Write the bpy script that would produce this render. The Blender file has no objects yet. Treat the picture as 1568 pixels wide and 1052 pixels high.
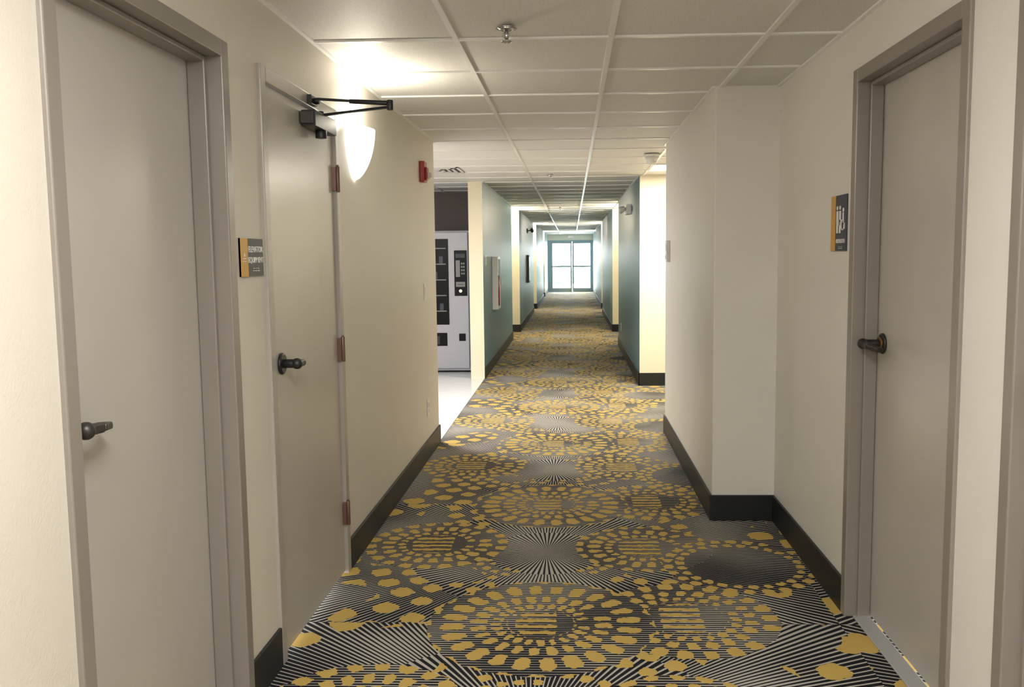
import bpy, bmesh, math, random
from mathutils import Vector, Matrix
random.seed(4)
scene = bpy.context.scene
scene.view_settings.view_transform = 'Standard'
scene.view_settings.exposure = 0.78

# ------------------------------------------------------------------ materials
def newmat(name):
    m = bpy.data.materials.new(name); m.use_nodes = True
    nt = m.node_tree
    b = nt.nodes.get('Principled BSDF')
    return m, nt, b

def paint(name, col, rough=0.6, bump=0.0, bscale=150, metal=0.0, var=0.04, vscale=2.0, spec=0.5, coat=0.0):
    m, nt, b = newmat(name)
    tc = nt.nodes.new('ShaderNodeTexCoord')
    n = nt.nodes.new('ShaderNodeTexNoise'); n.inputs['Scale'].default_value = vscale; n.inputs['Detail'].default_value = 1
    nt.links.new(tc.outputs['Object'], n.inputs['Vector'])
    mx = nt.nodes.new('ShaderNodeMix'); mx.data_type = 'RGBA'
    mx.inputs[6].default_value = (*[c*(1-var) for c in col], 1)
    mx.inputs[7].default_value = (*[min(1, c*(1+var)) for c in col], 1)
    nt.links.new(n.outputs['Fac'], mx.inputs[0])
    nt.links.new(mx.outputs[2], b.inputs['Base Color'])
    b.inputs['Roughness'].default_value = rough
    b.inputs['Metallic'].default_value = metal
    b.inputs['Specular IOR Level'].default_value = spec
    b.inputs['Coat Weight'].default_value = coat
    if bump > 0:
        n2 = nt.nodes.new('ShaderNodeTexNoise'); n2.inputs['Scale'].default_value = bscale; n2.inputs['Detail'].default_value = 1
        nt.links.new(tc.outputs['Object'], n2.inputs['Vector'])
        bp = nt.nodes.new('ShaderNodeBump'); bp.inputs['Strength'].default_value = bump; bp.inputs['Distance'].default_value = 0.003
        nt.links.new(n2.outputs['Fac'], bp.inputs['Height'])
        nt.links.new(bp.outputs['Normal'], b.inputs['Normal'])
    return m

def emis(name, col, s, base=(0.9,0.9,0.88)):
    m, nt, b = newmat(name)
    b.inputs['Base Color'].default_value = (*base, 1)
    b.inputs['Emission Color'].default_value = (*col, 1)
    b.inputs['Emission Strength'].default_value = s
    return m

M = {}
M['wall'] = paint('wall_paint_warm_white', (0.665, 0.62, 0.545), 0.5, 0.25, 160)
M['wallr'] = paint('wall_paint_off_white', (0.72, 0.705, 0.655), 0.5, 0.25, 160)
M['cream'] = paint('wall_paint_cream', (0.80, 0.735, 0.58), 0.6, 0.15, 160)
M['teal'] = paint('wall_paint_teal', (0.115, 0.215, 0.25), 0.42, 0.2, 120)
M['purple'] = paint('wall_paint_mauve_grey', (0.20, 0.165, 0.165), 0.6, 0.1, 120)
M['door'] = paint('door_paint_greige', (0.46, 0.435, 0.395), 0.27, 0.06, 40, var=0.05, vscale=3)
M['frame'] = paint('frame_paint_taupe', (0.235, 0.212, 0.188), 0.30, 0.08, 60, var=0.05)
M['frame2'] = paint('frame_paint_light', (0.38, 0.355, 0.325), 0.30, 0.08, 60, var=0.05)
M['base'] = paint('rubber_baseboard', (0.008, 0.010, 0.011), 0.45, 0.05, 60)
M['grid'] = paint('ceiling_grid_white', (0.84, 0.84, 0.83), 0.28)
M['black'] = paint('black_metal', (0.015, 0.015, 0.016), 0.4)
M['bronze'] = paint('dark_bronze', (0.035, 0.030, 0.026), 0.4, metal=0.5)
M['gun'] = paint('gunmetal', (0.06, 0.055, 0.05), 0.42, metal=0.6)
M['brass'] = paint('aged_brass', (0.16, 0.10, 0.045), 0.4, metal=0.8)
M['hinge'] = paint('hinge_copper', (0.20, 0.12, 0.105), 0.4, metal=0.5)
M['alu'] = paint('aluminium', (0.36, 0.36, 0.35), 0.6, metal=0.0)
M['chrome'] = paint('chrome', (0.6, 0.6, 0.6), 0.2, metal=1.0)
M['red'] = paint('alarm_red', (0.36, 0.015, 0.015), 0.35)
M['white'] = paint('white_plastic', (0.75, 0.75, 0.73), 0.35)
M['clear'] = paint('strobe_lens', (0.7, 0.6, 0.6), 0.1)
M['orange'] = paint('sign_orange', (0.60, 0.33, 0.05), 0.45)
M['signgrey'] = paint('sign_dark_grey', (0.075, 0.075, 0.08), 0.5)
M['signblue'] = paint('sign_navy', (0.028, 0.035, 0.06), 0.5)
M['text'] = paint('sign_white_text', (0.8, 0.8, 0.78), 0.5)
M['vend'] = paint('vending_silver', (0.42, 0.42, 0.47), 0.35)
M['vglass'] = paint('vending_black_glass', (0.004, 0.004, 0.005), 0.3, spec=0.15)
M['shelf'] = paint('vending_shelf', (0.20, 0.20, 0.21), 0.4)
M['bluefoil'] = paint('snack_blue', (0.02, 0.03, 0.06), 0.4)
M['whiteframe'] = paint('grey_aluminium_frame', (0.30, 0.37, 0.40), 0.4)
M['tile_floor'] = paint('white_tile_floor', (0.80, 0.80, 0.82), 0.18, 0.03, 8)
M['ground'] = paint('concrete_outside', (0.7, 0.7, 0.68), 0.8)
M['leaf'] = paint('hedge_leaves', (0.17, 0.25, 0.17), 0.7, var=0.4, vscale=8)
M['lamp'] = emis('sconce_opal_glass', (1.0, 0.97, 0.90), 1.6)
M['panel'] = emis('troffer_diffuser', (1.0, 0.97, 0.90), 5.0)
M['exitred'] = emis('exit_letters', (1.0, 0.10, 0.05), 0.25)

# ceiling tile
m, nt, b = newmat('acoustic_ceiling_tile'); M['ctile'] = m
tc = nt.nodes.new('ShaderNodeTexCoord')
n = nt.nodes.new('ShaderNodeTexNoise'); n.inputs['Scale'].default_value = 140; n.inputs['Detail'].default_value = 2
nt.links.new(tc.outputs['Object'], n.inputs['Vector'])
r = nt.nodes.new('ShaderNodeValToRGB')
r.color_ramp.elements[0].position = 0.36; r.color_ramp.elements[0].color = (0.64, 0.635, 0.615, 1)
r.color_ramp.elements[1].position = 0.46; r.color_ramp.elements[1].color = (0.75, 0.745, 0.725, 1)
nt.links.new(n.outputs['Fac'], r.inputs[0]); nt.links.new(r.outputs[0], b.inputs['Base Color'])
b.inputs['Roughness'].default_value = 0.6

# thin glass
m = bpy.data.materials.new('door_glass'); m.use_nodes = True; nt = m.node_tree; nt.nodes.clear()
o = nt.nodes.new('ShaderNodeOutputMaterial'); t = nt.nodes.new('ShaderNodeBsdfTransparent'); g = nt.nodes.new('ShaderNodeBsdfGlossy')
g.inputs['Roughness'].default_value = 0.02; t.inputs[0].default_value = (0.94, 0.98, 0.98, 1)
mxs = nt.nodes.new('ShaderNodeMixShader'); mxs.inputs[0].default_value = 0.05
nt.links.new(t.outputs[0], mxs.inputs[1]); nt.links.new(g.outputs[0], mxs.inputs[2]); nt.links.new(mxs.outputs[0], o.inputs[0])
M['glass'] = m

# ------------------------------------------------------------------ carpet
def carpet():
    m, nt, b = newmat('medallion_carpet')
    def isock(x): return isinstance(x, bpy.types.NodeSocket)
    def ma(op, a, bb=None, c=None, clamp=False):
        nd = nt.nodes.new('ShaderNodeMath'); nd.operation = op; nd.use_clamp = clamp
        for i, v in enumerate((a, bb, c)):
            if v is None: continue
            if isock(v): nt.links.new(v, nd.inputs[i])
            else: nd.inputs[i].default_value = v
        return nd.outputs[0]
    tc = nt.nodes.new('ShaderNodeTexCoord')
    sp = nt.nodes.new('ShaderNodeSeparateXYZ'); nt.links.new(tc.outputs['Object'], sp.inputs[0])
    ns = nt.nodes.new('ShaderNodeTexNoise'); ns.inputs['Scale'].default_value = 38; ns.inputs['Detail'].default_value = 1.5
    nt.links.new(tc.outputs['Object'], ns.inputs['Vector'])
    sc = nt.nodes.new('ShaderNodeSeparateColor'); nt.links.new(ns.outputs['Color'], sc.inputs[0])
    px = ma('ADD', sp.outputs[0], ma('MULTIPLY', ma('SUBTRACT', sc.outputs[0], 0.5), 0.028))
    py = ma('ADD', sp.outputs[1], ma('MULTIPLY', ma('SUBTRACT', sc.outputs[1], 0.5), 0.028))
    LX, LY = 2.30, 1.65
    def polar(cx, cy, x=px, y=py):
        dx = ma('WRAP', ma('SUBTRACT', x, cx), LX/2, -LX/2)
        dy = ma('WRAP', ma('SUBTRACT', y, cy), LY/2, -LY/2)
        d = ma('SQRT', ma('ADD', ma('MULTIPLY', dx, dx), ma('MULTIPLY', dy, dy)))
        a = ma('DIVIDE', ma('ARCTAN2', dy, dx), 2*math.pi)
        return dx, dy, d, a
    def rings(pol, R, rmin, g, n, r0=0.1, drop=0.08, aw=0.31, rw=0.40, bars=0.0):
        dx, dy, d, a = pol
        q = ma('DIVIDE', ma('LOGARITHM', ma('DIVIDE', d, r0), math.e), math.log(g))
        k = ma('FLOOR', q); rf = ma('SUBTRACT', ma('SUBTRACT', q, k), 0.5)
        s = ma('ADD', ma('MULTIPLY', a, n), ma('MULTIPLY', k, 0.37))
        ci = ma('FLOOR', s); af = ma('SUBTRACT', ma('SUBTRACT', s, ci), 0.5)
        u = ma('DIVIDE', rf, rw); w = ma('DIVIDE', af, aw)
        u2 = ma('MULTIPLY', u, u); w2 = ma('MULTIPLY', w, w)
        wn = nt.nodes.new('ShaderNodeTexWhiteNoise'); wn.noise_dimensions = '2D'
        cb = nt.nodes.new('ShaderNodeCombineXYZ'); nt.links.new(k, cb.inputs[0]); nt.links.new(ci, cb.inputs[1])
        nt.links.new(cb.outputs[0], wn.inputs['Vector'])
        e = ma('ADD', ma('MULTIPLY', u2, u2), w2)
        size = ma('SUBTRACT', 1.25, ma('MULTIPLY', wn.outputs['Value'], 0.55))
        gold = ma('LESS_THAN', e, size)
        gold = ma('MULTIPLY', gold, ma('LESS_THAN', wn.outputs['Value'], 1-drop))
        gold = ma('MULTIPLY', gold, ma('GREATER_THAN', d, rmin))
        if bars > 0:
            bf = ma('ABSOLUTE', ma('SUBTRACT', ma('FRACT', ma('DIVIDE', dy, 0.055)), 0.5))
            br = ma('MULTIPLY', ma('LESS_THAN', bf, 0.25), ma('LESS_THAN', ma('ABSOLUTE', ma('ADD', dx, 0.02)), bars))
            br = ma('MULTIPLY', br, ma('LESS_THAN', d, rmin*0.88))
            gold = ma('MAXIMUM', gold, br)
        inside = ma('LESS_THAN', d, R)
        return gold, inside
    big = nt.nodes.new('ShaderNodeTexNoise'); big.inputs['Scale'].default_value = 2.3; big.inputs['Detail'].default_value = 0
    nt.links.new(tc.outputs['Object'], big.inputs['Vector'])
    star = polar(-0.13, 4.13)
    g0, _ = rings(star, 2.0, 0.26, 1.18, 36, 0.1, 0.22, 0.31, 0.33)
    gold = ma('MULTIPLY', g0, ma('GREATER_THAN', big.outputs['Fac'], 0.46)); inm = None
    for (cx, cy, R, rmin, g, n, drop, bars) in [
            (0.44, 3.36, 0.36, 0.16, 1.30, 22, 0.05, 0.08),
            (-0.68, 4.25, 0.35, 0.155, 1.42, 22, 0.03, 0.10),
            (0.34, 4.20, 0.33, 0.155, 1.42, 22, 0.03, 0.10),
            (0.76, 3.96, 0.35, 0.25, 1.20, 26, 0.02, 0.0),
            (-0.13, 3.30, 0.44, 0.13, 1.42, 24, 0.02, 0.08)]:
        pol = polar(cx, cy)
        gi, ii = rings(pol, R, rmin, g, n, 0.1, drop, bars=bars)
        ninv = ma('SUBTRACT', 1.0, ii)
        gold = ma('ADD', ma('MULTIPLY', gold, ninv), ma('MULTIPLY', gi, ii))
        if cx == 0.76: dark = ma('LESS_THAN', pol[2], 0.35)
        elif inm is None: inm = ii
        else: inm = ma('MAXIMUM', inm, ii)
    # fine ruling: radial about the star, straight rows inside the medallions
    star2 = polar(-0.13, 4.13, sp.outputs[0], sp.outputs[1])
    d = star2[2]
    n1 = ma('FRACT', ma('MULTIPLY', star2[3], 72)); n2 = ma('FRACT', ma('MULTIPLY', star2[3], 144)); n3 = ma('FRACT', ma('MULTIPLY', star2[3], 288))
    far = ma('GREATER_THAN', d, 0.30); far2 = ma('GREATER_THAN', d, 0.66)
    fr = ma('ADD', ma('MULTIPLY', n1, ma('SUBTRACT', 1.0, far)), ma('MULTIPLY', n2, far))
    fr = ma('ADD', ma('MULTIPLY', fr, ma('SUBTRACT', 1.0, far2)), ma('MULTIPLY', n3, far2))
    bn = ma('MULTIPLY', ma('SUBTRACT', big.outputs['Fac'], 0.5), -0.9)
    wr = ma('ADD', ma('SUBTRACT', 0.62, ma('MULTIPLY', ma('MINIMUM', d, 0.5), 0.50)), bn)
    wr = ma('SUBTRACT', ma('MAXIMUM', ma('MINIMUM', wr, 0.60), 0.24), ma('MULTIPLY', dark, 0.12))
    crad = ma('LESS_THAN', fr, wr)
    row = ma('FRACT', ma('DIVIDE', sp.outputs[1], 0.018))
    wrow = ma('MAXIMUM', ma('MINIMUM', ma('ADD', 0.32, bn), 0.48), 0.18)
    crow = ma('LESS_THAN', row, wrow)
    cream = ma('ADD', ma('MULTIPLY', crad, ma('SUBTRACT', 1.0, inm)), ma('MULTIPLY', crow, inm))
    mx = nt.nodes.new('ShaderNodeMix'); mx.data_type = 'RGBA'
    mx.inputs[6].default_value = (0.012, 0.012, 0.015, 1); mx.inputs[7].default_value = (0.45, 0.425, 0.38, 1)
    nt.links.new(cream, mx.inputs[0])
    mx2 = nt.nodes.new('ShaderNodeMix'); mx2.data_type = 'RGBA'
    nt.links.new(gold, mx2.inputs[0]); nt.links.new(mx.outputs[2], mx2.inputs[6]); mx2.inputs[7].default_value = (0.52, 0.36, 0.10, 1)
    nt.links.new(mx2.outputs[2], b.inputs['Base Color'])
    b.inputs['Roughness'].default_value = 0.85; b.inputs['Specular IOR Level'].default_value = 0.15
    return m
M['carpet'] = carpet()

# ------------------------------------------------------------------ mesh builder
class MB:
    def __init__(s): s.bm = bmesh.new(); s.mats = []
    def mi(s, k):
        if k not in s.mats: s.mats.append(k)
        return s.mats.index(k)
    def box(s, x0, x1, y0, y1, z0, z1, k):
        x0, x1 = sorted((x0, x1)); y0, y1 = sorted((y0, y1)); z0, z1 = sorted((z0, z1))
        v = [s.bm.verts.new(p) for p in [(x0,y0,z0),(x1,y0,z0),(x1,y1,z0),(x0,y1,z0),(x0,y0,z1),(x1,y0,z1),(x1,y1,z1),(x0,y1,z1)]]
        i = s.mi(k)
        for f in [(0,3,2,1),(4,5,6,7),(0,1,5,4),(1,2,6,5),(2,3,7,6),(3,0,4,7)]:
            fc = s.bm.faces.new([v[j] for j in f]); fc.material_index = i
        return s
    def cyl(s, p0, p1, r, k, r2=None, seg=24, smooth=True):
        p0 = Vector(p0); p1 = Vector(p1); r2 = r if r2 is None else r2
        d = p1-p0; q = d.to_track_quat('Z', 'Y').to_matrix().to_4x4()
        mt = Matrix.Translation((p0+p1)/2) @ q
        res = bmesh.ops.create_cone(s.bm, cap_ends=True, segments=seg, radius1=r, radius2=r2, depth=d.length, matrix=mt)
        i = s.mi(k)
        for f in {f for v in res['verts'] for f in v.link_faces}:
            f.material_index = i; f.smooth = smooth and len(f.verts) == 4
        return s
    def sph(s, c, r, k, sc=(1,1,1), seg=20):
        mt = Matrix.Translation(c) @ Matrix.Diagonal((*sc, 1))
        res = bmesh.ops.create_uvsphere(s.bm, u_segments=seg, v_segments=seg//2, radius=r, matrix=mt)
        i = s.mi(k)
        for f in {f for v in res['verts'] for f in v.link_faces}: f.material_index = i; f.smooth = True
        return s
    def bar(s, p0, p1, w, h, k):
        p0 = Vector(p0); p1 = Vector(p1); d = p1-p0
        q = d.to_track_quat('Z', 'Y').to_matrix().to_4x4()
        mt = Matrix.Translation((p0+p1)/2) @ q @ Matrix.Diagonal((w, h, d.length, 1))
        res = bmesh.ops.create_cube(s.bm, size=1, matrix=mt); i = s.mi(k)
        for f in {f for v in res['verts'] for f in v.link_faces}: f.material_index = i
        return s
    def done(s, name, parent=None, bevel=0.0, seg=2):
        me = bpy.data.meshes.new(name); s.bm.normal_update(); s.bm.to_mesh(me); s.bm.free()
        for k in s.mats: me.materials.append(M[k])
        ob = bpy.data.objects.new(name, me); scene.collection.objects.link(ob)
        if parent: ob.parent = parent
        if bevel > 0:
            md = ob.modifiers.new('bevel', 'BEVEL'); md.width = bevel; md.segments = seg; md.limit_method = 'ANGLE'; md.angle_limit = math.radians(50)
        return ob
def empty(name):
    e = bpy.data.objects.new(name, None); scene.collection.objects.link(e); return e
def text(name, s, size, loc, rz, parent, mat='text', ext=0.0006, align='CENTER', bold=0.0):
    cu = bpy.data.curves.new(name, 'FONT'); cu.body = s; cu.size = size; cu.extrude = ext; cu.align_x = align; cu.align_y = 'CENTER'; cu.offset = bold
    tmp = bpy.data.objects.new(name+'_c', cu); scene.collection.objects.link(tmp)
    dg = bpy.context.evaluated_depsgraph_get(); dg.update()
    me = bpy.data.meshes.new_from_object(tmp.evaluated_get(dg)); bpy.data.objects.remove(tmp)
    me.materials.clear(); me.materials.append(M[mat])
    ob = bpy.data.objects.new(name, me); scene.collection.objects.link(ob)
    ob.location = loc; ob.rotation_euler = (math.pi/2, 0, rz); ob.parent = parent
    return ob

# ------------------------------------------------------------------ dimensions (metres)
ZC = 2.27
XL, XP, XR = -1.03, 0.74, 1.07
YEND = 35.0
YB = -3.0

# floor / ceiling
MB().box(-3.4, 2.8, YB-.15, YEND, -0.1, 0.0, 'carpet').done('floor')
MB().box(-3.3, XL, 6.65, 11.8, 0.0, 0.006, 'tile_floor').done('floor_tile')
MB().box(-3.4, 2.8, YB-.15, YEND+.1, ZC+0.008, ZC+0.12, 'ctile').done('ceiling')
g = MB()
xs = [0.158+0.61*i for i in range(-6, 5)]
for x in xs:
    if x < -1.1: g.box(x-.011, x+.011, 6.65, 11.8, ZC, ZC+.009, 'grid')
    elif x < -1.03: continue
    elif x > 0.8: g.box(x-.011, x+.011, 7.05, 9.6, ZC, ZC+.009, 'grid')
    else: g.box(x-.011, x+.011, YB, YEND, ZC, ZC+.009, 'grid')
k = 0; y = 3.57-0.61*10
while y < YEND:
    x0 = -3.25 if 6.7 < y < 11.7 else -1.35; x1 = 2.5 if 7.1 < y < 9.5 else 1.2
    g.box(x0, x1, y-.011, y+.011, ZC+.0005, ZC+.009, 'grid'); y += 0.61
for (xa, ya, yb, sg) in [(XL, YB, 6.65, 1), (XR, YB, 4.65, -1), (XP, 4.65, 7.05, -1), (XL, 10.2, 15.1, 1), (XP, 9.6, 14.0, -1)]:
    g.box(xa, xa+sg*.018, ya, yb, ZC, ZC+.009, 'grid')
g.done('trim_ceiling_grid')

# ---- left wall (near) with two door holes
T = 0.17
w = MB()
D1 = (1.77, 2.61); D2 = (2.98, 3.84); DH = 2.01
def seg(w, xa, xb, pts, mat, holes):
    y = pts[0]
    for (a, b_, h) in holes:
        w.box(xa, xb, y, a, 0, ZC+.02, mat); w.box(xa, xb, a, b_, h, ZC+.02, mat); y = b_
    w.box(xa, xb, y, pts[1], 0, ZC+.02, mat)
seg(w, XL-T, XL, (YB, 6.65), 'wall', [(D1[0]-.03, D1[1]+.03, DH+.03), (D2[0]-.03, D2[1]+.03, DH+.03)])
w.box(-3.3, XL-T, 6.5, 6.65, 0, ZC+.02, 'wall')
w.done('wall_left')
MB().box(-3.45, -3.3, 6.5, 11.95, 0, ZC+.02, 'wall').done('wall_alcove_side')
MB().box(-3.3, XL-.16, 11.8, 11.95, 0, ZC+.02, 'purple').done('wall_alcove_back')

# ---- right wall near
R1 = (2.50, 3.38); R2 = (1.24, 2.14); RH = 2.05
w = MB()
seg(w, XR, XR+T, (YB, 4.65), 'wallr', [(R2[0]-.03, R2[1]+.03, RH+.03), (R1[0]-.03, R1[1]+.03, RH+.03)])
w.done('wall_right')
MB().box(XP, XR+T+1.4, 4.65, 7.05, 0, ZC+.02, 'wallr').done('wall_right_bumpout', bevel=0.006)
w = MB(); w.box(2.5, 2.65, 7.05, 9.75, 0, ZC+.02, 'cream'); w.done('wall_lobby_back')
# far segments
def farwall(name, sg, xw, y0, y1, back, bb, front=True):
    w = MB()
    w.box(xw, back, y0+.012, y1, 0, ZC+.02, 'teal')
    w.box(xw, back, y0, y0+.012, 0, ZC+.02, 'cream')
    w.done(name)
    bb.box(xw, xw+sg*.012, y0-(.012 if front else 0), y1, 0, .14, 'base')
    if front: bb.box(xw+sg*.012, back, y0-.012, y0, 0, .14, 'base')
bl = MB(); br = MB()
farwall('wall_left_teal', 1, XL, 10.2, 15.1, XL-.16, bl, False)
farwall('wall_left_middle', 1, -0.99, 16.6, 22.6, -1.4, bl)
farwall('wall_left_far', 1, -0.97, 24.0, 29.8, -1.4, bl)
farwall('wall_left_end', 1, -0.97, 31.2, YEND, -1.4, bl)
farwall('wall_right_teal', -1, XP-.01, 9.6, 14.0, 2.5, br)
farwall('wall_right_middle', -1, XP+.01, 16.5, 22.0, 1.2, br)
farwall('wall_right_far', -1, XP+.05, 24.0, 29.5, 1.2, br)
farwall('wall_right_end', -1, XP+.09, 31.0, YEND, 1.2, br)
MB().box(-1.55, -1.4, 11.95, YEND, 0, ZC+.02, 'cream').done('wall_left_recess_back')
MB().box(1.2, 1.35, 14.0, YEND, 0, ZC+.02, 'cream').done('wall_right_recess_back')
MB().box(-1.3, 1.4, YB-.15, YB, 0, ZC+.02, 'wall').done('wall_back')

# baseboards near
def bb_l(a, b_): bl.box(XL, XL+.012, a, b_, 0, .14, 'base')
bb_l(YB, 1.72); bb_l(2.66, 2.93); bb_l(3.89, 6.662)
bl.box(XL+.012, -3.3, 6.65, 6.662, 0, .14, 'base')
bl.done('baseboard_left', bevel=0.003)
def bb_r(a, b_): br.box(XR, XR-.012, a, b_, 0, .14, 'base')
bb_r(YB, 1.19); bb_r(2.19, 2.45); bb_r(3.43, 4.65)
br.box(XP-.012, XR, 4.638, 4.65, 0, .14, 'base')
br.box(XP-.012, XP, 4.65, 7.062, 0, .14, 'base')
br.box(XP, 2.5, 7.05, 7.062, 0, .14, 'base')
br.done('baseboard_right', bevel=0.003)

# ------------------------------------------------------------------ doors
def door(name, sg, xw, y0, y1, h, inset, fmat, far_handle, style, hz=1.05):
    e = empty(name)
    X = lambda d: xw + sg*d
    f = MB(); W = .05
    f.box(X(.012), X(-.155), y0-W, y0, 0, h+W, fmat)
    f.box(X(.012), X(-.155), y1, y1+W, 0, h+W, fmat)
    f.box(X(.012), X(-.155), y0, y1, h, h+W, fmat)
    if inset > .03:
        a, b_ = X(-.035), X(-inset+.001)
        f.box(a, b_, y0, y0+.016, 0, h, fmat); f.box(a, b_, y1-.016, y1, 0, h, fmat); f.box(a, b_, y0+.016, y1-.016, h-.016, h, fmat)
        f.box(X(-.02), X(-inset), y0, y1, 0, .008, 'alu')
    f.done('frame', e, bevel=0.004)
    l = MB(); l.box(X(-inset), X(-inset-.045), y0+.004, y1-.004, .012, h-.004, 'door')
    l.done('leaf', e, bevel=0.003)
    hx = lambda d: X(-inset+d)
    yy = (y1-.075) if far_handle else (y0+.09)
    dr = -1 if far_handle else 1
    pr = .076 if far_handle else .058
    hd = MB(); z = hz
    k = style
    hd.cyl((hx(0), yy, z), (hx(.012), yy, z), .040, k, .037)
    hd.cyl((hx(.01), yy, z), (hx(pr), yy, z), .016, k)
    hd.sph((hx(pr), yy, z), .020, k)
    hd.bar((hx(pr), yy, z), (hx(pr), yy+dr*.065, z-.004), .020, .024, k)
    hd.bar((hx(pr), yy+dr*.06, z-.004), (hx(pr-.022), yy+dr*.128, z-.012), .026, .018, k)
    if style == 'bronze':
        hd.cyl((hx(0.010), yy, z), (hx(.020), yy, z), .030, 'brass', .026)
    hd.done('lever_handle', e, bevel=0.005)
    if inset < .03:
        hg = MB()
        for z in (.28, 1.02, 1.76):
            hg.cyl((X(.016), y1+.003, z-.055), (X(.016), y1+.003, z+.055), .009, 'hinge')
            hg.cyl((X(.016), y1+.003, z+.055), (X(.016), y1+.003, z+.062), .006, 'hinge')
            hg.box(X(-.004), X(.003+.01), y1-.022, y1+.03, z-.05, z+.05, 'hinge')
        hg.done('hinges', e, bevel=0.001)
    return e
door('door_1', 1, XL, D1[0], D1[1], DH, .09, 'frame', False, 'gun')
d2 = door('door_2', 1, XL, D2[0], D2[1], DH, .004, 'frame2', False, 'black')
door('door_3', -1, XR, R1[0], R1[1], RH, .085, 'frame', True, 'bronze', 1.085)
door('door_4', -1, XR, R2[0], R2[1], RH, .085, 'frame', True, 'bronze', 1.085)
# door closer
c = MB()
c.box(XL+.0, XL+.055, 3.40, 3.70, 1.925, 1.985, 'black')
c.box(XL+.0, XL+.05, 3.38, 3.40, 1.932, 1.978, 'gun')
c.box(XL+.0, XL+.05, 3.70, 3.72, 1.932, 1.978, 'gun')
c.cyl((XL+.035, 3.54, 1.90), (XL+.035, 3.54, 2.000), .014, 'black')
c.cyl((XL+.035, 3.54, 1.895), (XL+.035, 3.54, 1.925), .022, 'black')
EL = (-0.70, 3.46, 2.000)
c.bar((XL+.035, 3.54, 1.985), EL, .018, .009, 'black')
c.box(XL+.012, XL+.03, 3.44, 3.52, 2.015, 2.05, 'black')
c.cyl((XL+.03, 3.48, 2.03), (XL+.05, 3.48, 2.03), .012, 'black')
c.bar((XL+.04, 3.48, 2.038), (EL[0], EL[1], 2.014), .011, .010, 'black')
c.cyl((-.86, 3.47, 2.0255), (-.71, 3.46, 2.015), .009, 'black')
c.cyl((EL[0], EL[1], 1.988), (EL[0], EL[1], 2.026), .012, 'black')
c.done('door_closer', d2, bevel=0.002)

# ------------------------------------------------------------------ sconces
def sconce(xw, sg, y, z, W, name='wall_sconce', s=1.0, col=(1.0, .92, .76)):
    e = empty(name); mb = MB(); bm = mb.bm; i = mb.mi('lamp')
    NU, NV = 28, 20; H = .235*s; rows = []
    for v in range(NV+1):
        t = v/NV; sc_ = max(0.0, 1-t**2.1)**.62*(1-.10*t)
        row = []
        for u in range(NU+1):
            a = math.pi*u/NU
            row.append(bm.verts.new((xw+sg*(.004+.095*s*sc_*math.sin(a)), y-.14*s*sc_*math.cos(a), z+H/2-H*t)))
        rows.append(row)
    for v in range(NV):
        for u in range(NU):
            try:
                f = bm.faces.new([rows[v][u], rows[v][u+1], rows[v+1][u+1], rows[v+1][u]]); f.smooth = True; f.material_index = i
            except ValueError: pass
    ob = mb.done('glass_shade', e)
    md = ob.modifiers.new('sol', 'SOLIDIFY'); md.thickness = .003
    p = MB(); p.box(xw, xw+sg*.006, y-.05, y+.05, z-.05, z+.06, 'white'); p.cyl((xw+sg*.004, y, z+.03), (xw+sg*.04, y, z+.03), .015, 'white')
    p.done('wall_bracket', e)
    L = bpy.data.lights.new('sconce_bulb', 'POINT'); L.energy = W; L.color = col; L.shadow_soft_size = .04
    lo = bpy.data.objects.new('bulb', L); lo.location = (xw+sg*.065, y, z+H/2+.012); scene.collection.objects.link(lo); lo.parent = e
    return e
sconce(XL, 1, 4.20, 1.905, 7, col=(1, .92, .76))
sconce(XL, 1, 0.75, 1.905, 18, col=(1, .97, .92))  # added sconce, out of view, uplight fill for ceiling and right side
sconce(XR, -1, 0.55, 1.905, 6.5, col=(1, .97, .92))  # second added sconce, also unseen, fills the left side
sconce(-1.4, 1, 15.85, 1.97, 80, col=(1, .92, .74))
sconce(1.2, -1, 15.2, 1.97, 90, col=(1, .92, .74))
sconce(-1.4, 1, 23.3, 1.97, 85, col=(1, .94, .80))
sconce(1.2, -1, 23.0, 1.97, 85, col=(1, .94, .80))
sconce(-1.4, 1, 30.5, 1.97, 65, col=(1, .96, .87))
sconce(1.2, -1, 30.2, 1.97, 65, col=(1, .96, .87))

def troffer(x0, y0, e_=30, col=(1, .95, .86)):
    e = empty('ceiling_light_panel'); mb = MB(); s = .61
    a = .02
    mb.box(x0+a, x0+s-a, y0+a, y0+s-a, ZC-.001, ZC+.006, 'panel')
    mb.done('diffuser', e)
    f = MB()
    f.box(x0, x0+s, y0, y0+a, ZC-.006, ZC+.004, 'grid'); f.box(x0, x0+s, y0+s-a, y0+s, ZC-.006, ZC+.004, 'grid')
    f.box(x0, x0+a, y0+a, y0+s-a, ZC-.006, ZC+.004, 'grid'); f.box(x0+s-a, x0+s, y0+a, y0+s-a, ZC-.006, ZC+.004, 'grid')
    f.done('frame', e)
    L = bpy.data.lights.new('troffer', 'AREA'); L.energy = e_; L.size = .55; L.color = col
    lo = bpy.data.objects.new('tubes', L); lo.location = (x0+s/2, y0+s/2, ZC-.012); scene.collection.objects.link(lo); lo.parent = e
troffer(-.452, .52, 24, (1, .98, .94))  # panel added overhead, out of view, to light the near doors
troffer(-.452, -1.92, 32, (1, .98, .94))  # added panel behind the camera, general fill from the back
troffer(.768, 8.45, 36, (1, .93, .76))
troffer(-2.282, 7.23, 50, (1, .98, .96))  # unseen panel, added behind the wall end to light the alcove

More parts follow.
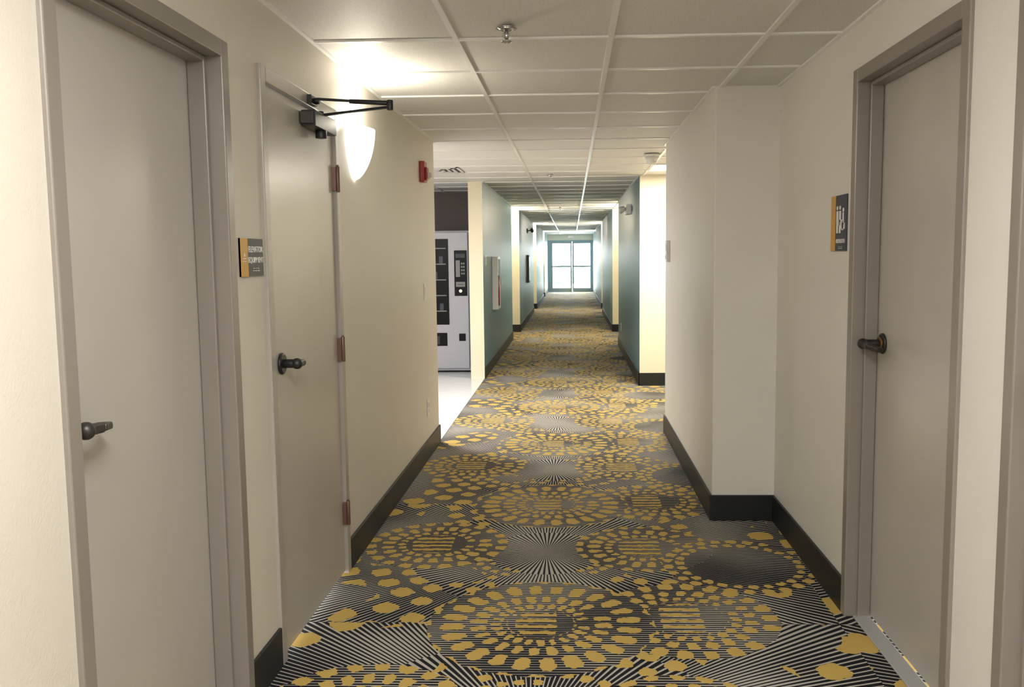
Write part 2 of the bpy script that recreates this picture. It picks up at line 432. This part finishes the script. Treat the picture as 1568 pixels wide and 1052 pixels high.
# ------------------------------------------------------------------ wall signs
e = empty('elevator_equipment_sign')
s = MB(); s.box(XL, XL+.006, 2.705, 2.905, 1.365, 1.485, 'signgrey'); s.box(XL+.0, XL+.0072, 2.705, 2.765, 1.365, 1.485, 'orange'); s.done('plate', e)
text('label_top', 'ELEVATOR', .027, (XL+.0065, 2.836, 1.450), math.pi/2, e, bold=.0003)
text('label_bottom', 'EQUIPMENT', .025, (XL+.0065, 2.836, 1.416), math.pi/2, e, bold=.0003)
text('braille', '.:: .:. :.:.', .022, (XL+.0065, 2.836, 1.388), math.pi/2, e)
s = MB()
for (a, b_, z0, z1) in [(2.72, 2.75, 1.412, 1.414), (2.722, 2.748, 1.42, 1.423)]:
    s.box(XL+.007, XL+.008, a, b_, z0, z1, 'text')
s.cyl((XL+.007, 2.735, 1.432), (XL+.0082, 2.735, 1.432), .008, 'text', seg=3)
s.done('icon', e)

e = empty('restroom_sign')
s = MB(); s.box(XR, XR-.006, 3.49, 3.69, 1.43, 1.65, 'signblue'); s.box(XR, XR-.0072, 3.63, 3.69, 1.43, 1.65, 'orange'); s.done('plate', e)
s = MB(); xa, xb = XR-.006, XR-.008
for (yc, skirt) in [(3.605, False), (3.57, True)]:
    s.cyl((xa, yc, 1.60), (xb, yc, 1.60), .0085, 'text')
    s.box(xa, xb, yc-.010, yc+.010, 1.545, 1.588, 'text')
    if skirt: s.box(xa, xb, yc-.015, yc+.015, 1.53, 1.552, 'text')
    s.box(xa, xb, yc-.008, yc-.002, 1.50, 1.546, 'text'); s.box(xa, xb, yc+.002, yc+.008, 1.50, 1.546, 'text')
yc = 3.528
s.cyl((xa, yc, 1.59), (xb, yc, 1.59), .008, 'text'); s.box(xa, xb, yc-.004, yc+.006, 1.545, 1.58, 'text')
s.box(xa, xb, yc-.018, yc+.004, 1.540, 1.548, 'text'); s.box(xa, xb, yc-.018, yc-.012, 1.515, 1.546, 'text')
for i in range(18):
    a0 = math.pi*.1+i*math.pi*1.4/18*1.0
    p = lambda a: (xb, yc+.004+.020*math.sin(a), 1.532+.020*math.cos(a))
    s.bar(p(a0), p(a0+.3), .003, .004, 'text')
s.done('pictograms', e)
text('label', 'RESTROOM', .022, (XR-.0065, 3.562, 1.468), -math.pi/2, e, bold=.0003)
text('braille', '.:: .:. :.:', .02, (XR-.0065, 3.562, 1.445), -math.pi/2, e)

# fire alarm
e = empty('fire_alarm_strobe')
s = MB(); s.box(XL, XL+.035, 6.02, 6.13, 1.93, 2.07, 'red'); s.box(XL+.035, XL+.05, 6.035, 6.115, 1.945, 2.03, 'red'); s.done('housing', e, bevel=.006)
s = MB(); s.box(XL+.048, XL+.075, 6.05, 6.10, 1.955, 1.995, 'clear'); s.done('strobe', e, bevel=.008)
# switches & outlet
def plate(name, xw, sg, y, z, outlet=False):
    s = MB(); s.box(xw, xw+sg*.006, y-.036, y+.036, z-.058, z+.058, 'white')
    if outlet:
        for dz in (-.02, .02):
            s.cyl((xw+sg*.005, y, z+dz), (xw+sg*.009, y, z+dz), .016, 'white')
            s.box(xw+sg*.008, xw+sg*.0095, y-.007, y-.004, z+dz-.005, z+dz+.006, 'black'); s.box(xw+sg*.008, xw+sg*.0095, y+.004, y+.007, z+dz-.005, z+dz+.006, 'black')
    else:
        s.box(xw+sg*.005, xw+sg*.010, y-.016, y+.016, z-.033, z+.033, 'white')
    s.done(name, bevel=.0015)
plate('light_switch', XL, 1, 6.12, 1.18)
plate('wall_outlet', XL, 1, 6.15, .36, True)
plate('light_switch', XL, 1, 10.5, 1.38)
plate('wall_outlet', XP-.01, -1, 13.2, .36, True)
s = MB(); s.box(XP, XP-.028, 6.72, 6.83, 1.37, 1.53, 'white'); s.box(XP-.028, XP-.031, 6.745, 6.805, 1.45, 1.50, 'white'); s.box(XP-.028, XP-.032, 6.75, 6.80, 1.39, 1.42, 'white'); s.done('wall_thermostat', bevel=.004)
# fire extinguisher cabinet
e = empty('fire_extinguisher_cabinet')
s = MB(); x = XL; y0, y1, z0, z1 = 11.35, 11.75, .74, 1.42; d = .075
s.box(x, x+d, y0, y0+.035, z0, z1, 'white'); s.box(x, x+d, y1-.035, y1, z0, z1, 'white'); s.box(x, x+d, y0+.035, y1-.035, z1-.035, z1, 'white'); s.box(x, x+d, y0+.035, y1-.035, z0, z0+.035, 'white')
s.box(x, x+.01, y0+.035, y1-.035, z0+.035, z1-.035, 'white'); s.box(x+d, x+d+.015, y1-.03, y1-.015, 1.05, 1.12, 'chrome')
s.done('box', e, bevel=.003)
s = MB(); s.box(x+d-.01, x+d-.006, y0+.035, y1-.035, z0+.035, z1-.035, 'glass'); s.done('pane', e)
s = MB(); s.cyl((x+.045, 11.55, .78), (x+.045, 11.55, 1.16), .032, 'red'); s.cyl((x+.045, 11.55, 1.16), (x+.045, 11.55, 1.2), .032, 'red', .012); s.box(x+.03, x+.06, 11.51, 11.60, 1.2, 1.24, 'black'); s.done('extinguisher', e)
# notice frame further on
s = MB(); x = -.99; s.box(x, x+.05, 19.2, 19.7, .85, 1.45, 'signgrey'); s.box(x+.05, x+.055, 19.24, 19.66, .89, 1.41, 'white'); s.done('framed_notice', bevel=.003)
# dark wall device on bracket, likely a horn, built in a camera shape
s = MB(); x = -.99; s.box(x, x+.02, 19.55, 19.65, 1.93, 2.03, 'black'); s.cyl((x+.02, 19.6, 1.98), (x+.10, 19.6, 2.0), .012, 'black'); s.cyl((x+.10, 19.68, 2.01), (x+.12, 19.46, 1.97), .035, 'black'); s.done('dark_wall_device', bevel=.002)
# emergency light
s = MB(); x = XP-.01; s.box(x, x-.06, 11.0, 11.3, 1.93, 2.05, 'white')
for yy in (11.05, 11.25):
    s.cyl((x-.06, yy, 2.0), (x-.075, yy, 2.0), .012, 'white'); s.cyl((x-.075, yy, 2.0), (x-.13, yy, 1.98), .03, 'white', .042)
    s.cyl((x-.129, yy, 1.98), (x-.133, yy, 1.979), .036, 'clear')
s.done('emergency_light', bevel=.004)
# smoke detector
s = MB(); c0 = (.68, 7.62)
s.cyl((*c0, ZC-.02), (*c0, ZC), .065, 'white', .07); s.cyl((*c0, ZC-.06), (*c0, ZC-.02), .045, 'white', .062); s.sph((*c0, ZC-.06), .045, 'white', (1, 1, .6)); s.done('smoke_detector')
# sprinklers
def sprink(x, y):
    s = MB(); s.cyl((x, y, ZC-.004), (x, y, ZC), .04, 'chrome', .036); s.cyl((x, y, ZC-.012), (x, y, ZC-.004), .02, 'chrome', .034)
    s.cyl((x, y, ZC-.045), (x, y, ZC-.01), .008, 'chrome'); s.bar((x-.008, y, ZC-.015), (x-.014, y, ZC-.032), .004, .004, 'chrome'); s.bar((x+.008, y, ZC-.015), (x+.014, y, ZC-.032), .004, .004, 'chrome')
    s.bar((x-.014, y, ZC-.032), (x, y, ZC-.048), .004, .004, 'chrome'); s.bar((x+.014, y, ZC-.032), (x, y, ZC-.048), .004, .004, 'chrome')
    s.cyl((x, y, ZC-.052), (x, y, ZC-.049), .018, 'chrome')
    for i in range(10):
        a = i*math.pi/5; s.bar((x+.016*math.cos(a), y+.016*math.sin(a), ZC-.05), (x+.024*math.cos(a), y+.024*math.sin(a), ZC-.052), .005, .0015, 'chrome')
    s.done('fire_sprinkler')
sprink(-.24, 3.38); sprink(-.22, 9.4); sprink(-.2, 15.5)
# air diffuser in the alcove
s = MB(); x0, y0 = -1.673, 8.45
for i in range(5):
    a = .02+.055*i; b_ = .61-a
    zz = ZC-.006-.004*(i % 2)
    s.box(x0+a, x0+b_, y0+a, y0+a+.022, zz, ZC+.006, 'white'); s.box(x0+a, x0+b_, y0+b_-.022, y0+b_, zz, ZC+.006, 'white')
    s.box(x0+a, x0+a+.022, y0+a, y0+b_, zz, ZC+.006, 'white'); s.box(x0+b_-.022, x0+b_, y0+a, y0+b_, zz, ZC+.006, 'white')
s.box(x0+.02, x0+.59, y0+.02, y0+.59, ZC+.002, ZC+.0065, 'black')
s.done('ceiling_air_diffuser')

# ------------------------------------------------------------------ vending machine
e = empty('vending_machine')
x0, x1, y0, y1 = -2.15, -1.24, 10.72, 11.55; z0, z1 = .03, 1.74
s = MB(); s.box(x0, x1, y0, y1, z0, z1, 'vend')
for xx in (x0+.06, x1-.06):
    for yy in (y0+.06, y1-.06): s.cyl((xx, yy, .006), (xx, yy, .03), .025, 'black')
s.done('cabinet', e, bevel=.012)
s = MB(); s.box(x0+.02, x1-.02, y0-.03, y0, z0+.03, z1-.02, 'vend'); s.done('front_door', e, bevel=.01)
s = MB(); f = y0-.03
s.box(x0+.08, -1.50, f-.006, f, .60, 1.64, 'vglass'); s.done('display_window', e, bevel=.03)
s = MB()
for i in range(5):
    z = .76+.19*i
    s.box(x0+.11, -1.53, f-.010, f-.006, z, z+.012, 'shelf')
    for j in range(7):
        xx = x0+.13+j*.068
        s.box(xx, xx+.045, f-.009, f-.006, z+.014, z+.10, random.choice(['bluefoil', 'vglass', 'vglass', 'vglass']))
s.done('shelves', e)
s = MB(); s.box(x0+.10, -1.53, f-.008, f, .34, .50, 'vglass'); s.box(x0+.2, -1.62, f-.012, f-.006, .36, .46, 'black'); s.done('delivery_flap', e, bevel=.012)
s = MB(); s.box(-1.43, -1.275, f-.008, f, .95, 1.50, 'vglass'); s.done('control_panel', e, bevel=.01)
s = MB()
s.box(-1.41, -1.30, f-.012, f-.008, 1.41, 1.46, 'signblue'); s.box(-1.41, -1.36, f-.012, f-.008, 1.18, 1.38, 'shelf')
for i in range(4):
    for j in range(2): s.box(-1.345+.025*j, -1.328+.025*j, f-.013, f-.008, 1.33-.04*i, 1.352-.04*i, 'shelf')
s.box(-1.41, -1.30, f-.014, f-.008, 1.06, 1.12, 'shelf'); s.box(-1.39, -1.32, f-.016, f-.014, 1.085, 1.092, 'black'); s.cyl((-1.355, f-.02, 1.01), (-1.355, f-.008, 1.01), .02, 'chrome')
s.done('keypad_and_slots', e)
s = MB(); s.box(-1.385, -1.305, f-.008, f, .40, .49, 'vglass'); s.done('coin_return', e, bevel=.01)

# ------------------------------------------------------------------ end storefront doors
e = empty('door_5')
s = MB(); X0, X1 = -.97, .83
yE = YEND; zt = 1.98
def fr(a, b_, c0_, d_, dep=.06): s.box(a, b_, yE, yE+dep, c0_, d_, 'whiteframe')
fr(X0, X0+.14, 0, zt+.06); fr(X1-.06, X1, 0, zt+.06); fr(X0+.14, X1-.06, zt, zt+.06)
L0, L1, mid = X0+.14, X1-.06, .0
for (a, b_) in ((L0, mid-.01), (mid+.01, L1)):
    fr(a, a+.06, 0, zt); fr(b_-.06, b_, 0, zt); fr(a+.06, b_-.06, 0, .16); fr(a+.06, b_-.06, zt-.07, zt)
    s.box(a+.06, b_-.06, yE-.04, yE+.02, .98, 1.04, 'whiteframe')
s.done('frame', e, bevel=.003)
s = MB(); s.box(L0+.05, L1-.05, yE+.03, yE+.036, .1, zt-.03, 'glass'); s.done('glazing', e)
MB().box(-1.4, 1.2, yE, yE+.15, zt+.06, ZC+.02, 'cream').done('wall_end')
e = empty('exit_sign')
s = MB(); s.box(-.16, .06, YEND-.04, YEND, ZC-.17, ZC-.04, 'white'); s.done('housing', e, bevel=.004)
text('letters', 'EXIT', .10, (-.05, YEND-.042, ZC-.105), 0, e, 'exitred', bold=.002)

# ------------------------------------------------------------------ outside
MB().box(-14, 14, YEND+.0, YEND+30, -.12, -.02, 'ground').done('ground_outside')
hm = MB()
for i in range(26):
    hm.sph((-6+i*.5+random.uniform(-.1, .1), YEND+12+random.uniform(-.3, .3), .3), random.uniform(.45, .65), 'leaf', (1, 1, random.uniform(.7, 1.1)), 14)
hm.done('hedge')

wd = bpy.data.worlds.new('World'); scene.world = wd; wd.use_nodes = True
bg = wd.node_tree.nodes['Background']; bg.inputs[0].default_value = (.96, .98, 1.0, 1); bg.inputs[1].default_value = 15.0

# ------------------------------------------------------------------ camera
cd = bpy.data.cameras.new('camera'); cam = bpy.data.objects.new('camera', cd); scene.collection.objects.link(cam)
cd.sensor_fit = 'HORIZONTAL'; cd.sensor_width = 36; cd.lens = 31.0; cd.shift_x = -45/1568
cd.clip_start = .02; cd.clip_end = 200
R = Matrix.Rotation(math.radians(2.04), 4, 'Z') @ Matrix.Rotation(math.radians(90-5.65), 4, 'X') @ Matrix.Rotation(math.radians(-.55), 4, 'Z')
cam.matrix_world = Matrix.Translation((0, 0, 1.42)) @ R
scene.camera = cam
